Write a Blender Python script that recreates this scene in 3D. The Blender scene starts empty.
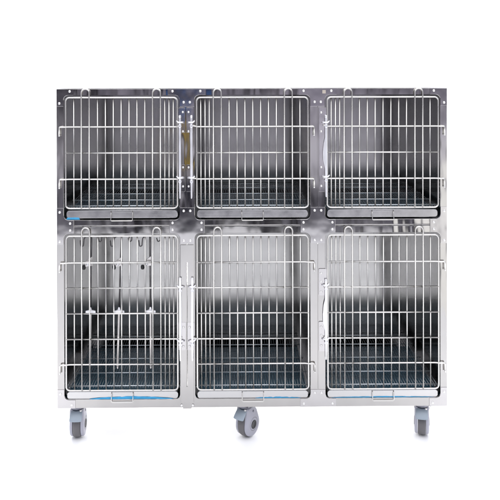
import bpy, bmesh, math, random
from mathutils import Vector, Matrix, noise as mnoise
random.seed(7)
scene = bpy.context.scene
COL = scene.collection
R = math.radians
K = 1 / 212.4                      # metres per photo pixel on the cage front
def X(p): return (p - 251.6) * K
def Z(p): return 0.145 + (408 - p) * K

# ------------------------------------------------------------------ materials
def new_mat(name):
    m = bpy.data.materials.new(name); m.use_nodes = True
    nt = m.node_tree; b = nt.nodes['Principled BSDF']
    return m, nt, b
def steel(name, col, rough, wav=0.25, wscale=(3, 3, 1.2), brush=None, brush_amt=0.1, rvar=0.06, smudge=0.05):
    m, nt, b = new_mat(name); N, L = nt.nodes, nt.links
    b.inputs['Metallic'].default_value = 1
    tc = N.new('ShaderNodeTexCoord')
    mp = N.new('ShaderNodeMapping'); mp.inputs['Scale'].default_value = wscale
    L.new(tc.outputs['Object'], mp.inputs[0])
    n1 = N.new('ShaderNodeTexNoise'); n1.inputs['Scale'].default_value = 2.0; n1.inputs['Detail'].default_value = 1.5
    L.new(mp.outputs[0], n1.inputs['Vector'])
    bp = N.new('ShaderNodeBump'); bp.inputs['Strength'].default_value = wav; bp.inputs['Distance'].default_value = 0.01
    L.new(n1.outputs['Fac'], bp.inputs['Height'])
    last = bp
    if brush:
        mp2 = N.new('ShaderNodeMapping'); mp2.inputs['Scale'].default_value = brush
        L.new(tc.outputs['Object'], mp2.inputs[0])
        n2 = N.new('ShaderNodeTexNoise'); n2.inputs['Scale'].default_value = 1.0; n2.inputs['Detail'].default_value = .5
        L.new(mp2.outputs[0], n2.inputs['Vector'])
        b2 = N.new('ShaderNodeBump'); b2.inputs['Strength'].default_value = brush_amt; b2.inputs['Distance'].default_value = 0.002
        L.new(n2.outputs['Fac'], b2.inputs['Height']); L.new(bp.outputs[0], b2.inputs['Normal'])
        last = b2
    L.new(last.outputs[0], b.inputs['Normal'])
    n3 = N.new('ShaderNodeTexNoise'); n3.inputs['Scale'].default_value = 14; n3.inputs['Detail'].default_value = 5
    L.new(tc.outputs['Object'], n3.inputs['Vector'])
    mr = N.new('ShaderNodeMapRange'); mr.inputs['From Min'].default_value = .3; mr.inputs['From Max'].default_value = .7
    mr.inputs['To Min'].default_value = max(.02, rough - rvar); mr.inputs['To Max'].default_value = rough + rvar
    L.new(n3.outputs['Fac'], mr.inputs[0]); L.new(mr.outputs[0], b.inputs['Roughness'])
    mx = N.new('ShaderNodeMix'); mx.data_type = 'RGBA'
    mx.inputs[6].default_value = (*[c * (1 - smudge) for c in col], 1)
    mx.inputs[7].default_value = (*[min(1, c * (1 + smudge)) for c in col], 1)
    L.new(n3.outputs['Fac'], mx.inputs[0]); L.new(mx.outputs[2], b.inputs['Base Color'])
    return m
def plain(name, col, rough=0.5, metal=0, coat=0, var=0.06, scale=30, bump=0.0):
    m, nt, b = new_mat(name); N, L = nt.nodes, nt.links
    b.inputs['Roughness'].default_value = rough; b.inputs['Metallic'].default_value = metal
    b.inputs['Coat Weight'].default_value = coat
    tc = N.new('ShaderNodeTexCoord'); n = N.new('ShaderNodeTexNoise'); n.inputs['Scale'].default_value = scale; n.inputs['Detail'].default_value = 4
    L.new(tc.outputs['Object'], n.inputs['Vector'])
    mx = N.new('ShaderNodeMix'); mx.data_type = 'RGBA'
    mx.inputs[6].default_value = (*[c * (1 - var) for c in col], 1); mx.inputs[7].default_value = (*[min(1, c * (1 + var)) for c in col], 1)
    L.new(n.outputs['Fac'], mx.inputs[0]); L.new(mx.outputs[2], b.inputs['Base Color'])
    if bump:
        bp = N.new('ShaderNodeBump'); bp.inputs['Strength'].default_value = bump; bp.inputs['Distance'].default_value = 0.003
        L.new(n.outputs['Fac'], bp.inputs['Height']); L.new(bp.outputs[0], b.inputs['Normal'])
    return m
M = {}
M['frame'] = steel('polished_steel_frame', (.44, .428, .418), .07, rvar=.02, wav=.5, wscale=(5, 5, 1.5))
M['plate'] = steel('polished_steel_plate', (.50, .485, .485), .09, wav=.10, wscale=(5, 5, 5), rvar=.02)
M['wall'] = steel('brushed_steel_wall', (.43, .425, .42), .16, wav=.26, wscale=(2.5, 2.5, .8), brush=(70, 70, .5), brush_amt=.06, rvar=.025, smudge=.02)
M['wire'] = steel('polished_wire', (.73, .715, .685), .30, wav=.0)
M['tray'] = steel('tray_steel', (.52, .515, .515), .20, wav=.15, wscale=(3, 3, 3), brush=(2, 2, 300), brush_amt=.03)
M['latch'] = steel('bright_latch_steel', (.90, .90, .93), .42, wav=.05, wscale=(8, 8, 8))
M['rivet'] = steel('rivet_steel', (.85, .84, .82), .45, wav=0, rvar=0)
M['grille'] = steel('grille_wire', (.45, .50, .53), .28, wav=0)
M['cross'] = steel('satin_cross_rod', (.85, .90, .93), .5, wav=0)
M['satin'] = steel('satin_rod', (.86, .83, .80), .5, wav=0)
M['dark_steel'] = steel('dark_rod_steel', (.12, .115, .12), .3, wav=0)
M['rod'] = steel('rod_steel', (.62, .60, .59), .25, wav=0)
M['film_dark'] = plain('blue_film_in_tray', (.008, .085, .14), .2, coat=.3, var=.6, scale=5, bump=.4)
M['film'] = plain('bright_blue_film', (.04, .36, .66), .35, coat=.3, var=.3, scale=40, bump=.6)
M['black'] = plain('black_plastic', (.015, .015, .017), .35)
M['tyre'] = plain('grey_rubber_tread', (.13, .125, .13), .55, var=.12)
M['shell'] = plain('pale_lilac_plastic', (.40, .40, .46), .45, coat=0.0, var=.03)
M['pedal'] = plain('grey_blue_plastic', (.30, .355, .41), .35, coat=.1, var=.04)
M['castersteel'] = steel('zinc_steel', (.20, .20, .23), .22, wav=.1)
M['label'] = plain('cream_sticker', (.50, .44, .38), .5)
M['paper'] = plain('white_sweep_paper', (.90, .90, .90), .85, var=.005, scale=2)

# ------------------------------------------------------------------ mesh helpers
class MB:
    def __init__(s): s.bm = bmesh.new()
    def box(s, x0, x1, y0, y1, z0, z1):
        vs = [s.bm.verts.new((x, y, z)) for x in (x0, x1) for y in (y0, y1) for z in (z0, z1)]
        for f in ((0, 1, 3, 2), (4, 6, 7, 5), (0, 4, 5, 1), (2, 3, 7, 6), (0, 2, 6, 4), (1, 5, 7, 3)):
            s.bm.faces.new([vs[i] for i in f])
        return s
    def tube(s, pts, r, n=8, radii=None):
        pts = [Vector(p) for p in pts]; rings = []
        t0 = (pts[1] - pts[0]).normalized()
        up = Vector((0, 1, 0)) if abs(t0.y) < .9 else Vector((1, 0, 0))
        u = t0.cross(up).normalized()
        for i, p in enumerate(pts):
            if i == 0: t = t0
            elif i == len(pts) - 1: t = (pts[i] - pts[i - 1]).normalized()
            else: t = ((pts[i] - pts[i - 1]).normalized() + (pts[i + 1] - pts[i]).normalized()).normalized()
            u = (u - t * u.dot(t)).normalized(); v = t.cross(u)
            rr = radii[i] if radii else r
            rings.append([s.bm.verts.new(p + (u * math.cos(a) + v * math.sin(a)) * rr) for a in [2 * math.pi * k / n for k in range(n)]])
        for a, b in zip(rings, rings[1:]):
            for k in range(n):
                f = s.bm.faces.new((a[k], a[(k + 1) % n], b[(k + 1) % n], b[k])); f.smooth = True
        s.bm.faces.new(rings[0][::-1]); s.bm.faces.new(rings[-1])
        return s
    def loop(s, pts, r, n=8):     # closed tube in the xz plane
        pts = [Vector(p) for p in pts]; rings = []; m = len(pts)
        for i, p in enumerate(pts):
            t = ((p - pts[i - 1]).normalized() + (pts[(i + 1) % m] - p).normalized()).normalized()
            v = Vector((0, 1, 0)); u = t.cross(v).normalized()
            rings.append([s.bm.verts.new(p + (u * math.cos(a) + v * math.sin(a)) * r) for a in [2 * math.pi * k / n for k in range(n)]])
        for i in range(m):
            a, b = rings[i], rings[(i + 1) % m]
            for k in range(n):
                f = s.bm.faces.new((a[k], a[(k + 1) % n], b[(k + 1) % n], b[k])); f.smooth = True
        return s
    def lathe(s, prof, c, axis='y', n=24):   # prof: (radius, along)
        c = Vector(c); rings = []
        for (r, h) in prof:
            ring = []
            for k in range(n):
                a = 2 * math.pi * k / n; p, q = r * math.cos(a), r * math.sin(a)
                o = {'y': (p, h, q), 'x': (h, p, q), 'z': (p, q, h)}[axis]
                ring.append(s.bm.verts.new(c + Vector(o)))
            rings.append(ring)
        for a, b in zip(rings, rings[1:]):
            for k in range(n):
                f = s.bm.faces.new((a[k], a[(k + 1) % n], b[(k + 1) % n], b[k])); f.smooth = True
        s.bm.faces.new(rings[0][::-1]); s.bm.faces.new(rings[-1])
        return s
    def plate(s, outer, y0, y1, holes=()):   # polygons in xz, extruded from y0 to y1
        if not holes:
            a = [s.bm.verts.new((x, y0, z)) for x, z in outer]; b = [s.bm.verts.new((x, y1, z)) for x, z in outer]
            s.bm.faces.new(a); s.bm.faces.new(b[::-1]); n = len(a)
            for k in range(n): s.bm.faces.new((a[k], b[k], b[(k + 1) % n], a[(k + 1) % n]))
            return s
        for y in (y0, y1):
            edges = []
            for lp in (outer, *holes):
                vs = [s.bm.verts.new((x, y, z)) for x, z in lp]
                edges += [s.bm.edges.new((vs[i - 1], vs[i])) for i in range(len(vs))]
            if y == y0: e0 = edges
            else: e1 = edges
            bmesh.ops.triangle_fill(s.bm, edges=edges, use_beauty=True, normal=(0, 1, 0))
        for p, q in zip(e0, e1):
            s.bm.faces.new((p.verts[0], p.verts[1], q.verts[1], q.verts[0]))
        return s
    def build(s, name, mat, parent=None, loc=(0, 0, 0), rot=None, bevel=0, seg=2, smooth=False):
        bmesh.ops.recalc_face_normals(s.bm, faces=s.bm.faces)
        if smooth:
            for f in s.bm.faces: f.smooth = True
        me = bpy.data.meshes.new(name); s.bm.to_mesh(me); s.bm.free(); me.materials.append(mat)
        o = bpy.data.objects.new(name, me); COL.objects.link(o); o.location = loc
        if rot: o.rotation_euler = rot
        if parent: o.parent = parent
        if bevel:
            b = o.modifiers.new('bevel', 'BEVEL'); b.width = bevel; b.segments = seg; b.limit_method = 'ANGLE'; b.angle_limit = R(50)
        return o
def rrect(x0, x1, z0, z1, r, n=6):
    out = []
    for cx, cz, a0 in ((x1 - r, z1 - r, 0), (x0 + r, z1 - r, 90), (x0 + r, z0 + r, 180), (x1 - r, z0 + r, 270)):
        for k in range(n + 1):
            a = R(a0 + 90 * k / n); out.append((cx + r * math.cos(a), cz + r * math.sin(a)))
    return out
def fillet(pts, rad, n=5):
    pts = [Vector(p) for p in pts]; out = [pts[0]]
    for i in range(1, len(pts) - 1):
        a, b, c = pts[i - 1], pts[i], pts[i + 1]
        d1, d2 = (a - b), (c - b); r = min(rad, d1.length * .48, d2.length * .48)
        p, q = b + d1.normalized() * r, b + d2.normalized() * r
        for k in range(n + 1):
            t = k / n; out.append(p * (1 - t) ** 2 + b * 2 * t * (1 - t) + q * t * t)
    out.append(pts[-1]); return out
def hull(P):
    P = sorted(set(P)); cr = lambda o, a, b: (a[0] - o[0]) * (b[1] - o[1]) - (a[1] - o[1]) * (b[0] - o[0])
    lo, up = [], []
    for p in P:
        while len(lo) > 1 and cr(lo[-2], lo[-1], p) <= 0: lo.pop()
        lo.append(p)
    for p in reversed(P):
        while len(up) > 1 and cr(up[-2], up[-1], p) <= 0: up.pop()
        up.append(p)
    return lo[:-1] + up[:-1]
def empty(name, loc, label, cat, group=None, rz=0):
    o = bpy.data.objects.new(name, None); COL.objects.link(o); o.location = loc; o.rotation_euler = (0, 0, rz)
    o.empty_display_size = .1; o['label'] = label; o['category'] = cat
    if group: o['group'] = group
    return o
def copy_tree(o, parent, loc=None, mirror=False):
    c = o.copy(); COL.objects.link(c); c.parent = parent
    if loc is not None: c.location = loc
    for ch in list(o.children): copy_tree(ch, c)
    return c

# ------------------------------------------------------------------ the cage bank
bank = empty('cage_bank', (0, 0, 0), 'stainless steel bank of six wire-door animal cages in two rows on casters', 'cage bank')
CX = [X(121.1), X(251.7), X(382.3)]
XS = [X(56.2), X(186.2), X(317.2), X(446.9)]
ROWS = {'upper': dict(top=88.4, bot=226.2, ot=95, ob=219.6), 'lower': dict(top=226.2, bot=408, ot=233.2, ob=399.2)}
DEPTH = .70
HW = 57.7 * K                       # half width of an opening
G = .0009
for row, d in ROWS.items():
    zt, zb, ot, ob = Z(d['top']), Z(d['bot']), Z(d['ot']), Z(d['ob'])
    for i in range(3):
        x0, x1, cx = XS[i] + G, XS[i + 1] - G, CX[i]
        if i == 0: x0 -= G
        if i == 2: x1 += G
        lip = rrect(cx - HW, cx + HW, ob, ot, .022)
        mb = MB(); mb.plate([(x0, zb + G), (x1, zb + G), (x1, zt - G), (x0, zt - G)], 0, .028, [lip])
        fr = mb.build('front_frame', M['frame'], bank, bevel=.0014)
        # folded seam bead round the opening
        if row == 'upper':
            MB().tube([(cx - HW - .0, -.0005, ob - .026), (cx + HW, -.0005, ob - .026)], .0022, 6).build('seam_bead', M['frame'], fr)
        # shell: side walls, roof and floor pan as one folded sheet, back wall apart
        t = .0012; s = MB(); a, b = x0 + .003, x1 - .003; yb = DEPTH
        s.box(a, a + t, .0285, yb, zb + .003, zt - .003).box(b - t, b, .0285, yb, zb + .003, zt - .003)
        s.box(a + t, b - t, .0285, yb, zt - .004, zt - .003).box(a + t, b - t, .0285, yb, zb + .003, zb + .004)
        s.build('cage_shell', M['wall'], bank)
        MB().box(a, b, yb + .0005, yb + .002, zb + .003, zt - .003).build('back_panel', M['wall'], bank)

# floor grilles (one mesh, copied)
def grille_mb():
    m = MB(); w = .268; n = 44
    for k in range(n):
        x = -w + 2 * w * k / (n - 1); m.tube([(x, .012, 0), (x, .68, 0)], .0014, 5)
    return m
gr = grille_mb().build('floor_grille', M['grille'], bank, loc=(CX[0], .02, Z(208.0)))
for y in (.02, .17, .347, .53, .66):
    MB().tube([(-.272, y, .0045), (.272, y, .0045)], .0034, 8).build('cross_rod', M['cross'], gr)
for i in range(3):
    for r, zz in (('upper', 208.0), ('lower', 390.2)):
        if i == 0 and r == 'upper': continue
        copy_tree(gr, bank, (CX[i], .02, Z(zz)))

# trays
def make_tray(parent, cx, ztop, film=None):
    h, w = .036, .262
    m = MB()
    prof = rrect(-w, w, -h, 0, .014)
    m.plate(prof, 0, .012)
    t = m.build('tray', M['tray'], parent, (cx, .006, ztop), bevel=.002)
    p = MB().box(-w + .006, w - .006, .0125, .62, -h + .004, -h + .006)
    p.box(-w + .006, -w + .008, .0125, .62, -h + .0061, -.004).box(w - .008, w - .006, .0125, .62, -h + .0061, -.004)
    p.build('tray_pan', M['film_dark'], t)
    # rolled top edge
    MB().tube([(-w + .006, .004, .0015), (w - .006, .004, .0015)], .0022, 8).build('rolled_edge', M['tray'], t)
    # drop handle of bent wire with two pivot lugs
    hw = .0505
    pts = fillet([(-hw, -.004, -.002), (-hw, -.013, -.018), (-hw, -.015, -.046), (hw, -.015, -.046), (hw, -.013, -.018), (hw, -.004, -.002)], .006)
    MB().tube(pts, .0017, 8).build('pull_handle', M['wire'], t)
    MB().box(-hw - .002, hw + .002, -.0016, -.0001, -.010, -.003).build('handle_plate', M['tray'], t, bevel=.0006)
    return t
trays = []
t0 = make_tray(bank, CX[0], Z(210.4)); trays.append(t0)
for i in range(3):
    for zz in (Z(210.4), Z(391.8)):
        if i == 0 and zz == Z(210.4): continue
        trays.append(copy_tree(t0, bank, (CX[i], .006, zz)))

# ---- doors
WR = .0040; GZ = -.0238     # the ground lies a little lower than the first estimate of the wheel height
def make_door(lower, sgn):
    """local origin: centre x, z of the top wire. sgn=+1: hinge on the +x side and latch on the -x side"""
    W = 55.6 * K
    H = (389.6 - 235.4) * K if lower else (207.6 - 97.2) * K
    m = MB()
    m.loop([(x, 0, z) for x, z in rrect(-W, W, -H, 0, .018, 7)], WR, 8)
    # upright wires; from the hinge side, even pitch, then three close ones by the latch
    pitch = 7.87 * K; xs = [sgn * (W - pitch * k) for k in range(1, 13)]
    xe = abs(xs[-1]) if False else xs[-1]
    e = sgn * -W; xs += [e + (xe - e) * q for q in (.245, .50, .755)]
    loops = [(xs[1], xs[2]), (xs[10], xs[11])]
    loopx = [v for l in loops for v in l]
    for x in xs:
        if x in loopx: continue
        m.tube([(x, .0058, -H - .0005), (x, .0058, .0005)], .0034, 8)
    nm = m.build('door', M['wire'], bank)
    for l in loops:
        a, b = min(l), max(l); c, r = (a + b) / 2, (b - a) / 2; top = .022
        pts = [(a, -.0058, -H - .0005), (a, -.0058, top)] + [(c - r * math.cos(R(t)), -.0058, top + r * math.sin(R(t))) for t in range(15, 180, 15)] + [(b, -.0058, top), (b, -.0058, -H - .0005)]
        MB().tube(pts, .0034, 8).build('bent_upright_wire', M['wire'], nm)
    ys = (262, 287.3, 312.8, 338.4, 363.6) if lower else (126.4, 152.4, 178.6)
    y0 = 235.4 if lower else 97.2
    hooked = (262, 363.6) if lower else (126.4, 178.6)
    latched = (287.3, 338.4) if lower else (126.4, 178.6)
    for y in ys:
        z = -(y - y0) * K
        pts = []
        if y in hooked:
            pts = [(sgn * (W + 6.0 * K), -.008, z - .038), (sgn * (W + 6.0 * K), -.008, z)]
        else: pts = [(sgn * (W + .001), -.0005, z)]
        if y in hooked: pts.append((sgn * (W + .5 * K), -.0075, z)); pts.append((sgn * (W - 3 * K), -.0005, z))
        if y in latched: pts += [(-sgn * (W - .5 * K), -.0005, z), (-sgn * (W + 1.0 * K), -.006, z + .003), (-sgn * (W + 4.2 * K), -.009, z + .006)]
        else: pts += [(-sgn * (W + .001), -.0005, z)]
        cw = MB().tube(fillet(pts, .007, 4), WR * .95, 8)
        for x in xs:
            cw.lathe([(.001, -.0036), (.0044, -.002), (.0047, 0), (.0044, .002), (.001, .0036)], (x, .0022, z), 'x', 8)
        cw.build('cross_wire', M['wire'], nm)
    if True:
        for y in (hooked):
            z = -(y - y0) * K
            MB().lathe([(.001, -.0), (.0038, .001), (.0038, .008), (.003, .009)], (sgn * (W + 6.0 * K), -.008, z - .044), 'z', 10).build('hinge_socket', M['rivet'], nm)
    return nm
d_ul = make_door(False, -1); d_ur = make_door(False, 1)
d_ll = make_door(True, -1); d_lr = make_door(True, 1)
YD = -.006
d_ul.location = (CX[0], YD, Z(97.2)); d_ur.location = (CX[1], YD, Z(97.2)); copy_tree(d_ur, bank, (CX[2], YD, Z(97.2)))
d_ll.location = (CX[0], YD, Z(235.4)); d_lr.location = (CX[1], YD, Z(235.4)); copy_tree(d_lr, bank, (CX[2], YD, Z(235.4)))

for k, o in enumerate([c for c in bank.children if c.name.startswith('door')]):
    o.rotation_euler = (0, (.0012, -.0008, .0004, -.0014, .0009, -.0003)[k % 6], 0); o.location.x += (.0006, -.0004, .0003, 0, -.0006, .0005)[k % 6]
# ---- rivets and joining plates
rivet_me = MB().lathe([(.0062, 0), (.006, -.0014), (.0046, -.0028), (.0022, -.0036), (.0003, -.0038)], (0, 0, 0), 'y', 14)
rivet0 = rivet_me.build('rivet', M['rivet'], bank)
used_rivet = False
def rivet(parent, px, py, y):
    global used_rivet
    if used_rivet: o = rivet0.copy(); COL.objects.link(o)
    else: o = rivet0; used_rivet = True
    o.parent = parent; o.location = (X(px), y, Z(py)); return o
def gusset(poly, rivets, th=.0022, tilt=0):
    c = poly
    m = MB(); m.plate([(X(a), Z(b)) for a, b in c], -th - .0006, -.0006)
    g = m.build('joining_plate', M['plate'], bank, bevel=.0008)
    for a, b in rivets: rivet(g, a, b, -th - .0006)
    return g
CPX = [121.1, 251.7, 382.3]; RR = .022 / K
def arc(cell, side, edge, top):
    """the rounded corner of an opening, from its horizontal edge to its vertical edge"""
    sx_, sy_ = (-1 if side == 'L' else 1), (-1 if top else 1)
    cx, cy = CPX[cell] + sx_ * (57.7 - RR), edge - sy_ * RR
    return [(cx + sx_ * (RR + .25) * math.sin(R(t)), cy + sy_ * (RR + .25) * math.cos(R(t))) for t in range(0, 91, 15)]
LE = [c - 57.95 for c in CPX]; RE = [c + 57.95 for c in CPX]
# outer corners and side junctions
for cell, side, c, s_ in ((0, 'L', 56.3, 1), (2, 'R', 446.8, -1)):
    e = LE[0] if side == 'L' else RE[2]
    A = arc(cell, side, 95, True)
    gusset([(c, 88.6), (c + s_ * 17, 88.6), (c + s_ * 17, 94.75)] + A + [(e, 106), (c, 106)], [(c + s_ * 13.2, 91), (c + s_ * 2.9, 102.9)])
    A, B = arc(cell, side, 219.6, False), arc(cell, side, 233.2, True)
    gusset([(c, 207.5), (e, 207.5)] + A[::-1] + [(c + s_ * 17, 219.85), (c + s_ * 17, 232.95)] + B + [(e, 244), (c, 244)],
           [(c + s_ * 2.9, 211.6), (c + s_ * 13.3, 222.8), (c + s_ * 13.3, 229.8), (c + s_ * 2.9, 241)])
    A = arc(cell, side, 399.2, False)
    gusset([(c, 389), (e, 389)] + A[::-1] + [(c + s_ * 18, 399.45), (c + s_ * 18, 407.7), (c, 407.7)], [(c + s_ * 3.2, 393.2), (c + s_ * 14.6, 404.2)])
# junctions over the two inner posts
for i, c in ((0, 186.2), (1, 317.2)):
    r_, l_ = RE[i], LE[i + 1]
    gusset([(c - 19, 88.6), (c + 19, 88.6), (c + 19, 94.75)] + arc(i + 1, 'L', 95, True) + [(l_, 106.5), (r_, 106.5)] + arc(i, 'R', 95, True)[::-1] + [(c - 19, 94.75)],
           [(c - 14.2, 91), (c + 13.6, 91), (c - 3.1, 102), (c + 3.1, 102)])
    gusset([(r_, 207.5), (l_, 207.5)] + arc(i + 1, 'L', 219.6, False)[::-1] + [(c + 17.5, 219.85), (c + 17.5, 232.95)] + arc(i + 1, 'L', 233.2, True) + [(l_, 243.5), (r_, 243.5)]
           + arc(i, 'R', 233.2, True)[::-1] + [(c - 17.5, 232.95), (c - 17.5, 219.85)] + arc(i, 'R', 219.6, False),
           [(c - 3.3, 210.6), (c + 3.3, 210.6), (c - 14.5, 222.6), (c - 14.5, 229.6), (c + 14.5, 222.6), (c + 14.5, 229.6), (c - 3.3, 240.4), (c + 3.3, 240.4)])
c = 317.2
gusset([(RE[1], 390.4), (LE[2], 390.4)] + arc(2, 'L', 399.2, False)[::-1] + [(c + 18, 399.45), (c + 18, 407.7), (c - 18, 407.7), (c - 18, 399.45)] + arc(1, 'R', 399.2, False),
       [(c - 3.3, 393.6), (c + 3.3, 393.6), (c - 14.4, 404.4), (c + 14.4, 404.4)])
# the lower left post has a long slotted cover strip that runs down over the bottom rail
c = 186.0
P = [(-6.6, 244.5), (6.6, 244.5), (6.6, 402.5), (5.2, 403.4), (5.0, 406), (4.2, 408.7), (-4.2, 408.7), (-5.0, 406), (-5.2, 403.4), (-6.6, 402.5)]
slot = rrect(X(c - .55), X(c + .55), Z(386.5), Z(262), .0024)
MB().plate([(X(c + a), Z(b)) for a, b in P], -.0036, -.0008, [slot]).build('post_cover', M['frame'], bank, bevel=.0012)
for q in (c - 5.6, c + 5.6):
    MB().lathe([(.0055, -.0012), (.0055, -.0046), (.002, -.0052)], (X(q), 0, Z(405.4)), 'y', 12).build('foot_stud', M['rivet'], bank)
# thin vertical seam strips on the other posts
MB().box(X(317.2) - .0016, X(317.2) + .0016, -.0016, -.0003, Z(389.8), Z(244.5)).build('seam_strip', M['frame'], bank)
for c in (186.2, 317.2): MB().box(X(c) - .0018, X(c) + .0018, -.0018, -.0003, Z(207), Z(107)).build('seam_strip', M['frame'], bank)
# small cream sticker on the top rail
MB().box(X(321.8), X(325.2), -.0036, -.0029, Z(93.6), Z(90.2)).build('sticker', M['label'], bank)
# top cover sheet and base sheet
MB().box(XS[0] - .001, XS[3] + .001, .0, DEPTH + .002, Z(88.4) + .0002, Z(88.4) + .0016).build('top_sheet', M['frame'], bank)

# ---- sliding bar latches
def make_latch(px_bar, px_screw, ztop_px, cross, screws, yend, sgn, plate_span, grip=False, label=None):
    """px_bar: photo column of the flat bar, screws: list of rows"""
    a, b = sorted((X(px_screw - 2.3 * sgn), X(px_bar + 1.6 * sgn)))
    plates = [MB().plate(rrect(a, b, Z(y1), Z(y0), .004, 3), -.0046, -.0030).build('latch_plate', M['plate'], None, bevel=.0006) for y0, y1 in plate_span]
    root = plates[0]; root.name = 'latch'; root.parent = bank
    for q in plates[1:]: q.parent = root
    x = X(px_bar)
    w = .0050
    zt, ze = Z(ztop_px), Z(yend)
    zm = Z(cross[-1] - 14) if len(cross) > 1 else (zt + ze) / 2
    prof = [(x - w, zt - .004), (x - w * .5, zt), (x + w * .5, zt), (x + w, zt - .004), (x + w * 1.15, zm), (x + w, Z(cross[-1])), (x + w * .62, ze + .004), (x + w * .3, ze), (x - w * .3, ze), (x - w * .62, ze + .004), (x - w, Z(cross[-1])), (x - w * 1.15, zm)]
    MB().plate(prof, -.0165, -.0135).build('latch_bar', M['latch'], root, bevel=.0008)
    MB().lathe([(.0005, -.007), (.005, -.005), (.0066, 0), (.005, .005), (.0005, .007)], (x, -.016, Z(ztop_px) - .004), 'z', 14).build('latch_knob', M['latch'], root)
    for cy in cross:
        z = Z(cy)
        pts = fillet([(x - sgn * .018, -.008, z - .001), (x - sgn * .010, -.018, z), (x + sgn * .008, -.019, z), (x + sgn * .016, -.016, z + .008)], .005, 4)
        MB().tube(pts, .0034, 8).build('latch_arm', M['latch'], root)
        ring = [(x + .0055 * math.cos(R(t)), -.0175, z - .017 + .0068 * math.sin(R(t))) for t in range(0, 360, 24)]
        MB().loop(ring, .0021, 6).build('latch_eye', M['latch'], root)
    for sy in screws:
        MB().lathe([(.0052, -.0046), (.0052, -.0072), (.0036, -.0088), (.0006, -.0094)], (X(px_screw), 0, Z(sy)), 'y', 12).build('screw', M['rivet'], root)
    if grip:
        g0, g1 = grip
        s = -sgn
        P = [(px_bar + .8 * sgn, g0), (px_bar - .8 * sgn, g0 + 2), (px_bar - 2.4 * sgn, g0 + 9), (px_bar - 3.2 * sgn, (g0 + g1) / 2), (px_bar - 3.0 * sgn, g1 - 10), (px_bar - .8 * sgn, g1), (px_bar + .8 * sgn, g1)]
        MB().plate([(X(p), Z(q)) for p, q in P], -.013, -.0115).build('latch_grip', M['latch'], root, bevel=.0008)
    return root
make_latch(179.4, 182.3, 115.5, (122, 177.2), (111.8, 131, 167, 186), 198, 1 * -1, ((107.5, 132.5), (164.5, 191.5)))
make_latch(190.9, 188.0, 115.5, (122, 177.2), (111.8, 131, 167, 186), 198, 1, ((107.5, 132.5), (164.5, 191.5)))
make_latch(325.2, 320.6, 115.6, (122.4, 176.5), (112.6, 131.4, 167.3, 186), 197, 1, ((107.8, 192),), grip=(134, 170))
make_latch(179.4, 182.3, 277, (285.8, 340), (327, 346), 360, -1, ((322, 350),))
make_latch(191.4, 188.5, 277, (285.8, 340), (327, 346), 360, 1, ((322, 350),))
make_latch(324.8, 320.2, 279, (284.8, 338.8), (273.4, 282, 292, 327.2, 335.8, 346), 359.5, 1, ((269, 296), (322, 352)), grip=(296, 332))

# ---- blue protective film left on some tray edges
def film(x0, x1, y0, y1, n=26, parent=bank, yy=.010):
    m = MB(); rows = []
    for k in range(n + 1):
        t = k / n; x = X(x0 + (x1 - x0) * t); taper = math.sin(math.pi * t) ** .8
        h = (y1 - y0) * K * (.15 + .85 * taper) * (.9 + .15 * mnoise.noise(Vector((t * 5, 1, 0))))
        zb = Z(y1); w = .003 * mnoise.noise(Vector((t * 14, 3, 1)))
        rows.append([m.bm.verts.new((x, yy + w + q * .3 * h, zb + h * q + .001 * mnoise.noise(Vector((t * 20, q * 4, 2))))) for q in (0, .33, .66, 1)])
    for a, b in zip(rows, rows[1:]):
        for k in range(3): f = m.bm.faces.new((a[k], b[k], b[k + 1], a[k + 1])); f.smooth = True
    o = m.build('protective_film', M['film'], parent)
    s = o.modifiers.new('thick', 'SOLIDIFY'); s.thickness = .0004
    return o
film(88, 172, 396.3, 399.4, yy=.002)
film(65.5, 79, 214.2, 219.3, yy=.003, n=14)
film(254, 300, 397.9, 399.3, yy=.0045)
film(330, 434, 398.1, 399.3, yy=.0045)

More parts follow.
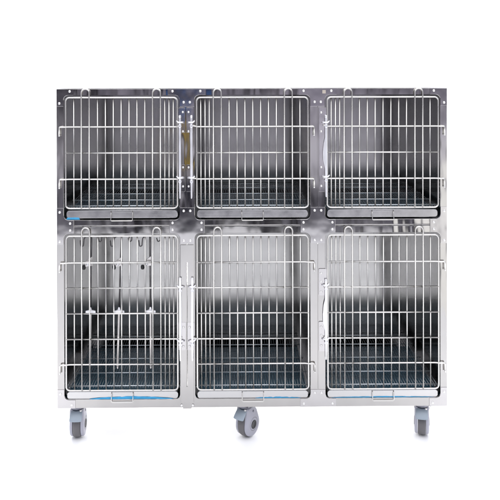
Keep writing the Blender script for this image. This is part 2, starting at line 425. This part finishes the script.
# ---- casters
def make_caster(px, rz, py_y=.055, yv=None):
    W = MB(); R0 = .0515
    prof = [(.030, -.0155), (.046, -.0155), (.0495, -.014), (.0512, -.008), (R0, 0), (.0512, .008), (.0495, .014), (.046, .0155), (.030, .0155)]
    cy, cz = .022, R0
    plate = MB().box(-.038, .038, -.034, .045, .1405, .1448)
    cas = plate.build('caster', M['castersteel'], bank, (X(px), py_y, GZ), (0, 0, rz), bevel=.001); cas.scale = (1.165,) * 3
    MB().lathe([(.030, .1404), (.031, .134), (.027, .126), (.024, .120)], (0, .004, 0), 'z', 24).build('swivel_head', M['castersteel'], cas)
    W.lathe(prof, (0, cy, cz), 'x', 40).build('tyre', M['tyre'], cas)
    circ = [(cy + .0475 * math.cos(R(t)), cz + .0475 * math.sin(R(t))) for t in range(0, 360, 10)]
    top = [(-.018, .118), (-.014, .126), (.020, .129), (.036, .126), (.050, .108)]
    H = hull(circ + top)
    for s in (-1, 1):
        m = MB()
        vs = []
        offs = ((.0165, 1.0), (.0235, 1.0), (.0280, .94), (.0295, .80))
        my, mz = cy, cz + .012
        for xo, sc in offs:
            vs.append([m.bm.verts.new((s * xo, my + (a - my) * sc, mz + (b - mz) * sc)) for a, b in H])
        n = len(H)
        for a, b in zip(vs, vs[1:]):
            for k in range(n): m.bm.faces.new((a[k], a[(k + 1) % n], b[(k + 1) % n], b[k]))
        m.bm.faces.new(vs[0]); m.bm.faces.new(vs[-1])
        o = m.build('side_cover', M['shell'], cas, smooth=False, bevel=.0012)
        MB().lathe([(.0175, s * .0290), (.0175, s * .0308), (.0150, s * .0315), (.0135, s * .0306), (.0005, s * .0306)], (0, cy + .003, cz), 'x', 24).build('hub_cap', M['black'], cas)
        MB().tube([(s * .0291, cy + .003 + .026 * math.cos(R(t)), cz + .002 + .026 * math.sin(R(t))) for t in range(0, 361, 15)], .0009, 6).build('cover_groove', M['tyre'], cas)
        MB().lathe([(.0048, s * .0285), (.0048, s * .0312), (.002, s * .0318)], (0, cy - .001, .108), 'x', 12).build('bolt', M['castersteel'], cas)
    # hood over the wheel
    m = MB(); pr = [(-.014, .112), (-.010, .124), (.018, .127), (.040, .122), (.046, .104), (.036, .106), (.010, .112)]
    a = [m.bm.verts.new((-.0148, p, q)) for p, q in pr]; b = [m.bm.verts.new((.0148, p, q)) for p, q in pr]
    m.bm.faces.new(a); m.bm.faces.new(b[::-1])
    for k in range(len(pr)): m.bm.faces.new((a[k], b[k], b[(k + 1) % len(pr)], a[(k + 1) % len(pr)]))
    m.build('hood', M['castersteel'], cas, bevel=.001)
    # brake pedal, a broad curved lever with a rounded lip
    m = MB(); rows = []
    for (y, z, w, th) in ((.006, .128, .019, .006), (-.010, .126, .023, .008), (-.024, .116, .025, .010), (-.036, .103, .026, .010), (-.043, .094, .026, .008), (-.045, .091, .024, .004)):
        rows.append([m.bm.verts.new((x, y, z + dz)) for x, dz in ((-w, -th * .3), (-w * .9, 0), (-w * .4, th * .15), (w * .4, th * .15), (w * .9, 0), (w, -th * .3), (w * .9, -th), (-w * .9, -th))])
    for a, b in zip(rows, rows[1:]):
        for k in range(8): m.bm.faces.new((a[k], a[(k + 1) % 8], b[(k + 1) % 8], b[k]))
    m.bm.faces.new(rows[0]); m.bm.faces.new(rows[-1][::-1])
    o = m.build('brake_pedal', M['pedal'], cas, smooth=True)
    sb = o.modifiers.new('sub', 'SUBSURF'); sb.levels = 2; sb.render_levels = 2
    MB().lathe([(.0045, 0), (.0045, .006), (.002, .008)], (.017, -.018, .118), 'z', 12).build('rivet', M['rivet'], cas)
    return cas
c1 = make_caster(73.6, R(1)); c2 = make_caster(243.4, R(-36)); c3 = make_caster(424.2, R(-14))
for px, rz in ((77.5, 160), (247.6, 200), (421, 175)):
    c = copy_tree(c1, bank, (X(px), DEPTH - .06, GZ)); c.rotation_euler = (0, 0, R(rz))

# ------------------------------------------------------------------ drip-hook rods hanging inside the lower left door
def make_rod(px, tilt, label, dark=True, knobdx=-7.3):
    r = empty('drip_hook_rod', (X(px), .016, Z(236.3)), label, 'hanging rod', 'folding hook rods hung inside the lower left door')
    def L(a, b): return ((a) * K, -(b - 236.3) * K)
    y = 0.006
    dk = tilt
    def P(a, b, yy=y): x, z = L(a, b); return (x, yy, z)
    MB().tube([P(0, 237), P(dk * .25, 262), P(dk * .6, 313)], .0038, 8).build('upper_rod', M['dark_steel'], r)
    MB().tube([P(dk * .6, 309), P(dk, 367.5)], .0058, 10).build('lower_rod', M['satin'], r)
    # left hook: arm out, down and a short upturned tip
    pts = fillet([P(0, 237.2), P(-2.5, 236.4), P(-7.4, 238.4), P(-8.1, 246.8), P(-10.6, 247.2), P(-11.2, 241)], .010, 5)
    MB().tube(pts, .0027, 8).build('hook', M['dark_steel'], r)
    pts = fillet([P(0, 237.2), P(3, 236.0), P(10.4, 236.2), P(10.2, 241.5), P(7.8, 242.6), P(6.7, 238.8)], .008, 5)
    MB().tube(pts, .0027, 8).build('hook', M['dark_steel'], r)
    # upper clamp with black wing knob
    m = MB(); m.plate([(L(1.2, 256.5)), (L(1.4, 266)), (L(-5.8, 267)), (L(-6.0, 262)), (L(-4, 260.2))], y - .010, y - .004)
    cl = m.build('clamp', M['rod'], r, bevel=.001)
    x, z = L(-3.4, 264.6)
    MB().lathe([(.0005, -.007), (.006, -.005), (.0078, 0), (.006, .005), (.0005, .007)], (x, y - .010, z), 'y', 14).build('clamp_screw', M['latch'], cl)
    x, z = L(knobdx, 267.6)
    MB().lathe([(.0005, -.011), (.006, -.010), (.0085, -.004), (.0085, .004), (.006, .010), (.0005, .011)], (x, y - .008, z), 'z', 16).build('knob', M['black'], cl)
    # lower sleeve clamped on the cross wire
    m = MB(); q = dk * .6
    m.plate([L(q - .6, 308), L(q + .6, 308), L(q + 1.4, 310.6), L(q + 5.2, 311.6), L(q + 5.4, 313.9), L(q - 4.8, 313.9), L(q - 4.8, 311.6), L(q - 1.4, 310.6)], y - .006, y - .001)
    m.build('sleeve', M['latch'], r, bevel=.001)
    m = MB(); m.lathe([(.003, 0), (.005, -.002), (.005, -.012), (.002, -.014)], (dk * K, y, -(367.5 - 236.3) * K), 'z', 12); m.build('end_cap', M['rod'], r)
    return r
make_rod(89.8, -1.9, 'leftmost of the three steel hook rods hanging behind the lower left cage door')
make_rod(120.0, -4.3, 'middle, slightly slanting steel hook rod hanging behind the lower left cage door')
make_rod(148.6, .5, 'rightmost of the three steel hook rods hanging behind the lower left cage door')

# ------------------------------------------------------------------ white sweep
m = MB(); prof = [(-4.5, 0), (-1, 0), (-.2, 0), (1.6, 0)] + [(1.6 + 1.2 * math.sin(R(t)), 1.2 - 1.2 * math.cos(R(t))) for t in range(10, 91, 10)] + [(2.8, 4.2)]
rows = [[m.bm.verts.new((x, y, z)) for x in ((-2.1, -.8, .6, 1.5) if y < -.5 else (-4.6, -1.5, 1.5, 4.6))] for y, z in prof]
for a, b in zip(rows, rows[1:]):
    for k in range(3): f = m.bm.faces.new((a[k], a[k + 1], b[k + 1], b[k])); f.smooth = True
g = m.build('backdrop', M['paper'], None, (0, 0, GZ)); g['kind'] = 'structure'

# ------------------------------------------------------------------ studio surroundings (world) and lamps
w = bpy.data.worlds.new('World'); scene.world = w; w.use_nodes = True
nt = w.node_tree; N, L = nt.nodes, nt.links; N.clear()
out = N.new('ShaderNodeOutputWorld'); bg = N.new('ShaderNodeBackground'); tc = N.new('ShaderNodeTexCoord')
sp = N.new('ShaderNodeSeparateXYZ'); L.new(tc.outputs['Generated'], sp.inputs[0])
ramp = N.new('ShaderNodeValToRGB'); mr = N.new('ShaderNodeMapRange'); mr.inputs['From Min'].default_value = -1; mr.inputs['From Max'].default_value = 1
L.new(sp.outputs['Z'], mr.inputs[0]); L.new(mr.outputs[0], ramp.inputs[0])
E = ramp.color_ramp.elements
E[0].position = 0; E[0].color = (.5, .5, .5, 1); E[1].position = 1; E[1].color = (1.3, 1.3, 1.3, 1)
for p, c in ((.35, (.45, .44, .44)), (.385, (.10, .095, .11)), (.412, (.12, .115, .13)), (.430, (.50, .48, .50)), (.452, (.52, .50, .52)), (.474, (.26, .24, .27)), (.495, (.16, .15, .175)), (.53, (.36, .36, .37)), (.62, (.45, .45, .46)), (.75, (1.1, 1.1, 1.1))):
    e = E.new(p); e.color = (*c, 1)
mp = N.new('ShaderNodeMapping'); mp.inputs['Scale'].default_value = (12, 12, 5); L.new(tc.outputs['Generated'], mp.inputs[0])
no = N.new('ShaderNodeTexNoise'); no.inputs['Scale'].default_value = 1.0; no.inputs['Detail'].default_value = 3; L.new(mp.outputs[0], no.inputs['Vector'])
m2 = N.new('ShaderNodeMapRange'); m2.inputs['From Min'].default_value = .35; m2.inputs['From Max'].default_value = .65; m2.inputs['To Min'].default_value = .25; m2.inputs['To Max'].default_value = 2.0
L.new(no.outputs['Fac'], m2.inputs[0])
mul = N.new('ShaderNodeVectorMath'); mul.operation = 'SCALE'; L.new(ramp.outputs[0], mul.inputs[0]); L.new(m2.outputs[0], mul.inputs['Scale'])
bg.inputs[1].default_value = 1.0; L.new(bg.outputs[0], out.inputs[0])


def smooth(sock, a, b):
    n = N.new('ShaderNodeMapRange'); n.interpolation_type = 'SMOOTHSTEP'; n.inputs['From Min'].default_value = a; n.inputs['From Max'].default_value = b
    L.new(sock, n.inputs[0]); return n.outputs[0]
def mult(*ss):
    o = ss[0]
    for q in ss[1:]:
        n = N.new('ShaderNodeMath'); n.operation = 'MULTIPLY'; L.new(o, n.inputs[0]); L.new(q, n.inputs[1]); o = n.outputs[0]
    return o
def blend(fac, col):
    global cur
    n = N.new('ShaderNodeMix'); n.data_type = 'RGBA'; L.new(fac, n.inputs[0]); L.new(cur, n.inputs[6]); n.inputs[7].default_value = (*col, 1); cur = n.outputs[2]
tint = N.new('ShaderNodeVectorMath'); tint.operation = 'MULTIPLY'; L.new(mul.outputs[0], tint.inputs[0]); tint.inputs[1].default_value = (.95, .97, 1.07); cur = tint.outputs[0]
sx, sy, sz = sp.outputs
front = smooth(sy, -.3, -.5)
# patches painted into the world for post reflections: bright right; dark, yellow, blue left
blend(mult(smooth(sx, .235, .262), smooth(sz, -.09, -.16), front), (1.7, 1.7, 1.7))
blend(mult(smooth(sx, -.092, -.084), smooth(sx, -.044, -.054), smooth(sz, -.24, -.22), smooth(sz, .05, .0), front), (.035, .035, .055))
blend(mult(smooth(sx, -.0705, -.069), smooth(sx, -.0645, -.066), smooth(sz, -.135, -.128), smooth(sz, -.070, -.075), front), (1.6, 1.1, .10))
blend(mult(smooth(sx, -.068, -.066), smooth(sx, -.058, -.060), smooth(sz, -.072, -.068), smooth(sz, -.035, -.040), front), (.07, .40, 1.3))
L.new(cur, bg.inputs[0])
def area(name, loc, target, sx, sy, power, col=(1, 1, 1)):
    l = bpy.data.lights.new(name, 'AREA'); l.shape = 'RECTANGLE'; l.size = sx; l.size_y = sy; l.energy = power; l.color = col
    o = bpy.data.objects.new(name, l); COL.objects.link(o); o.location = loc
    o.rotation_euler = (Vector(target) - Vector(loc)).to_track_quat('-Z', 'Y').to_euler(); return o
area('softbox_over_floor', (0, -2.2, 4.6), (0, -1.5, 0), 6.0, 3.6, 80, (1, .98, .96))
area('softbox_over_backdrop', (0, .9, 4.2), (0, 2.2, 0), 6, 1.2, 220)
area('added_fill_behind_cages', (0, 1.55, .42), (0, .3, 0), 2.8, .35, 150)  # added hidden lamp, lifts the shade on the floor under the cages

# ------------------------------------------------------------------ camera
cam = bpy.data.cameras.new('camera'); co = bpy.data.objects.new('camera', cam); COL.objects.link(co)
co.location = (-.0934, -3.5, 1.76)
yaw, pit, roll = .0094, .0045, .00227
co.rotation_euler = (Matrix.Rotation(-yaw, 4, 'Z') @ Matrix.Rotation(math.pi / 2 - pit, 4, 'X') @ Matrix.Rotation(-roll, 4, 'Z')).to_euler()
cam.sensor_width = 36; cam.lens = 53.53; cam.shift_x = .0215; cam.shift_y = -.3633; cam.clip_end = 100
scene.camera = co
scene.view_settings.view_transform = 'Standard'; scene.view_settings.look = 'None'; scene.view_settings.exposure = 0
scene.cycles.max_bounces = 12; scene.cycles.glossy_bounces = 8
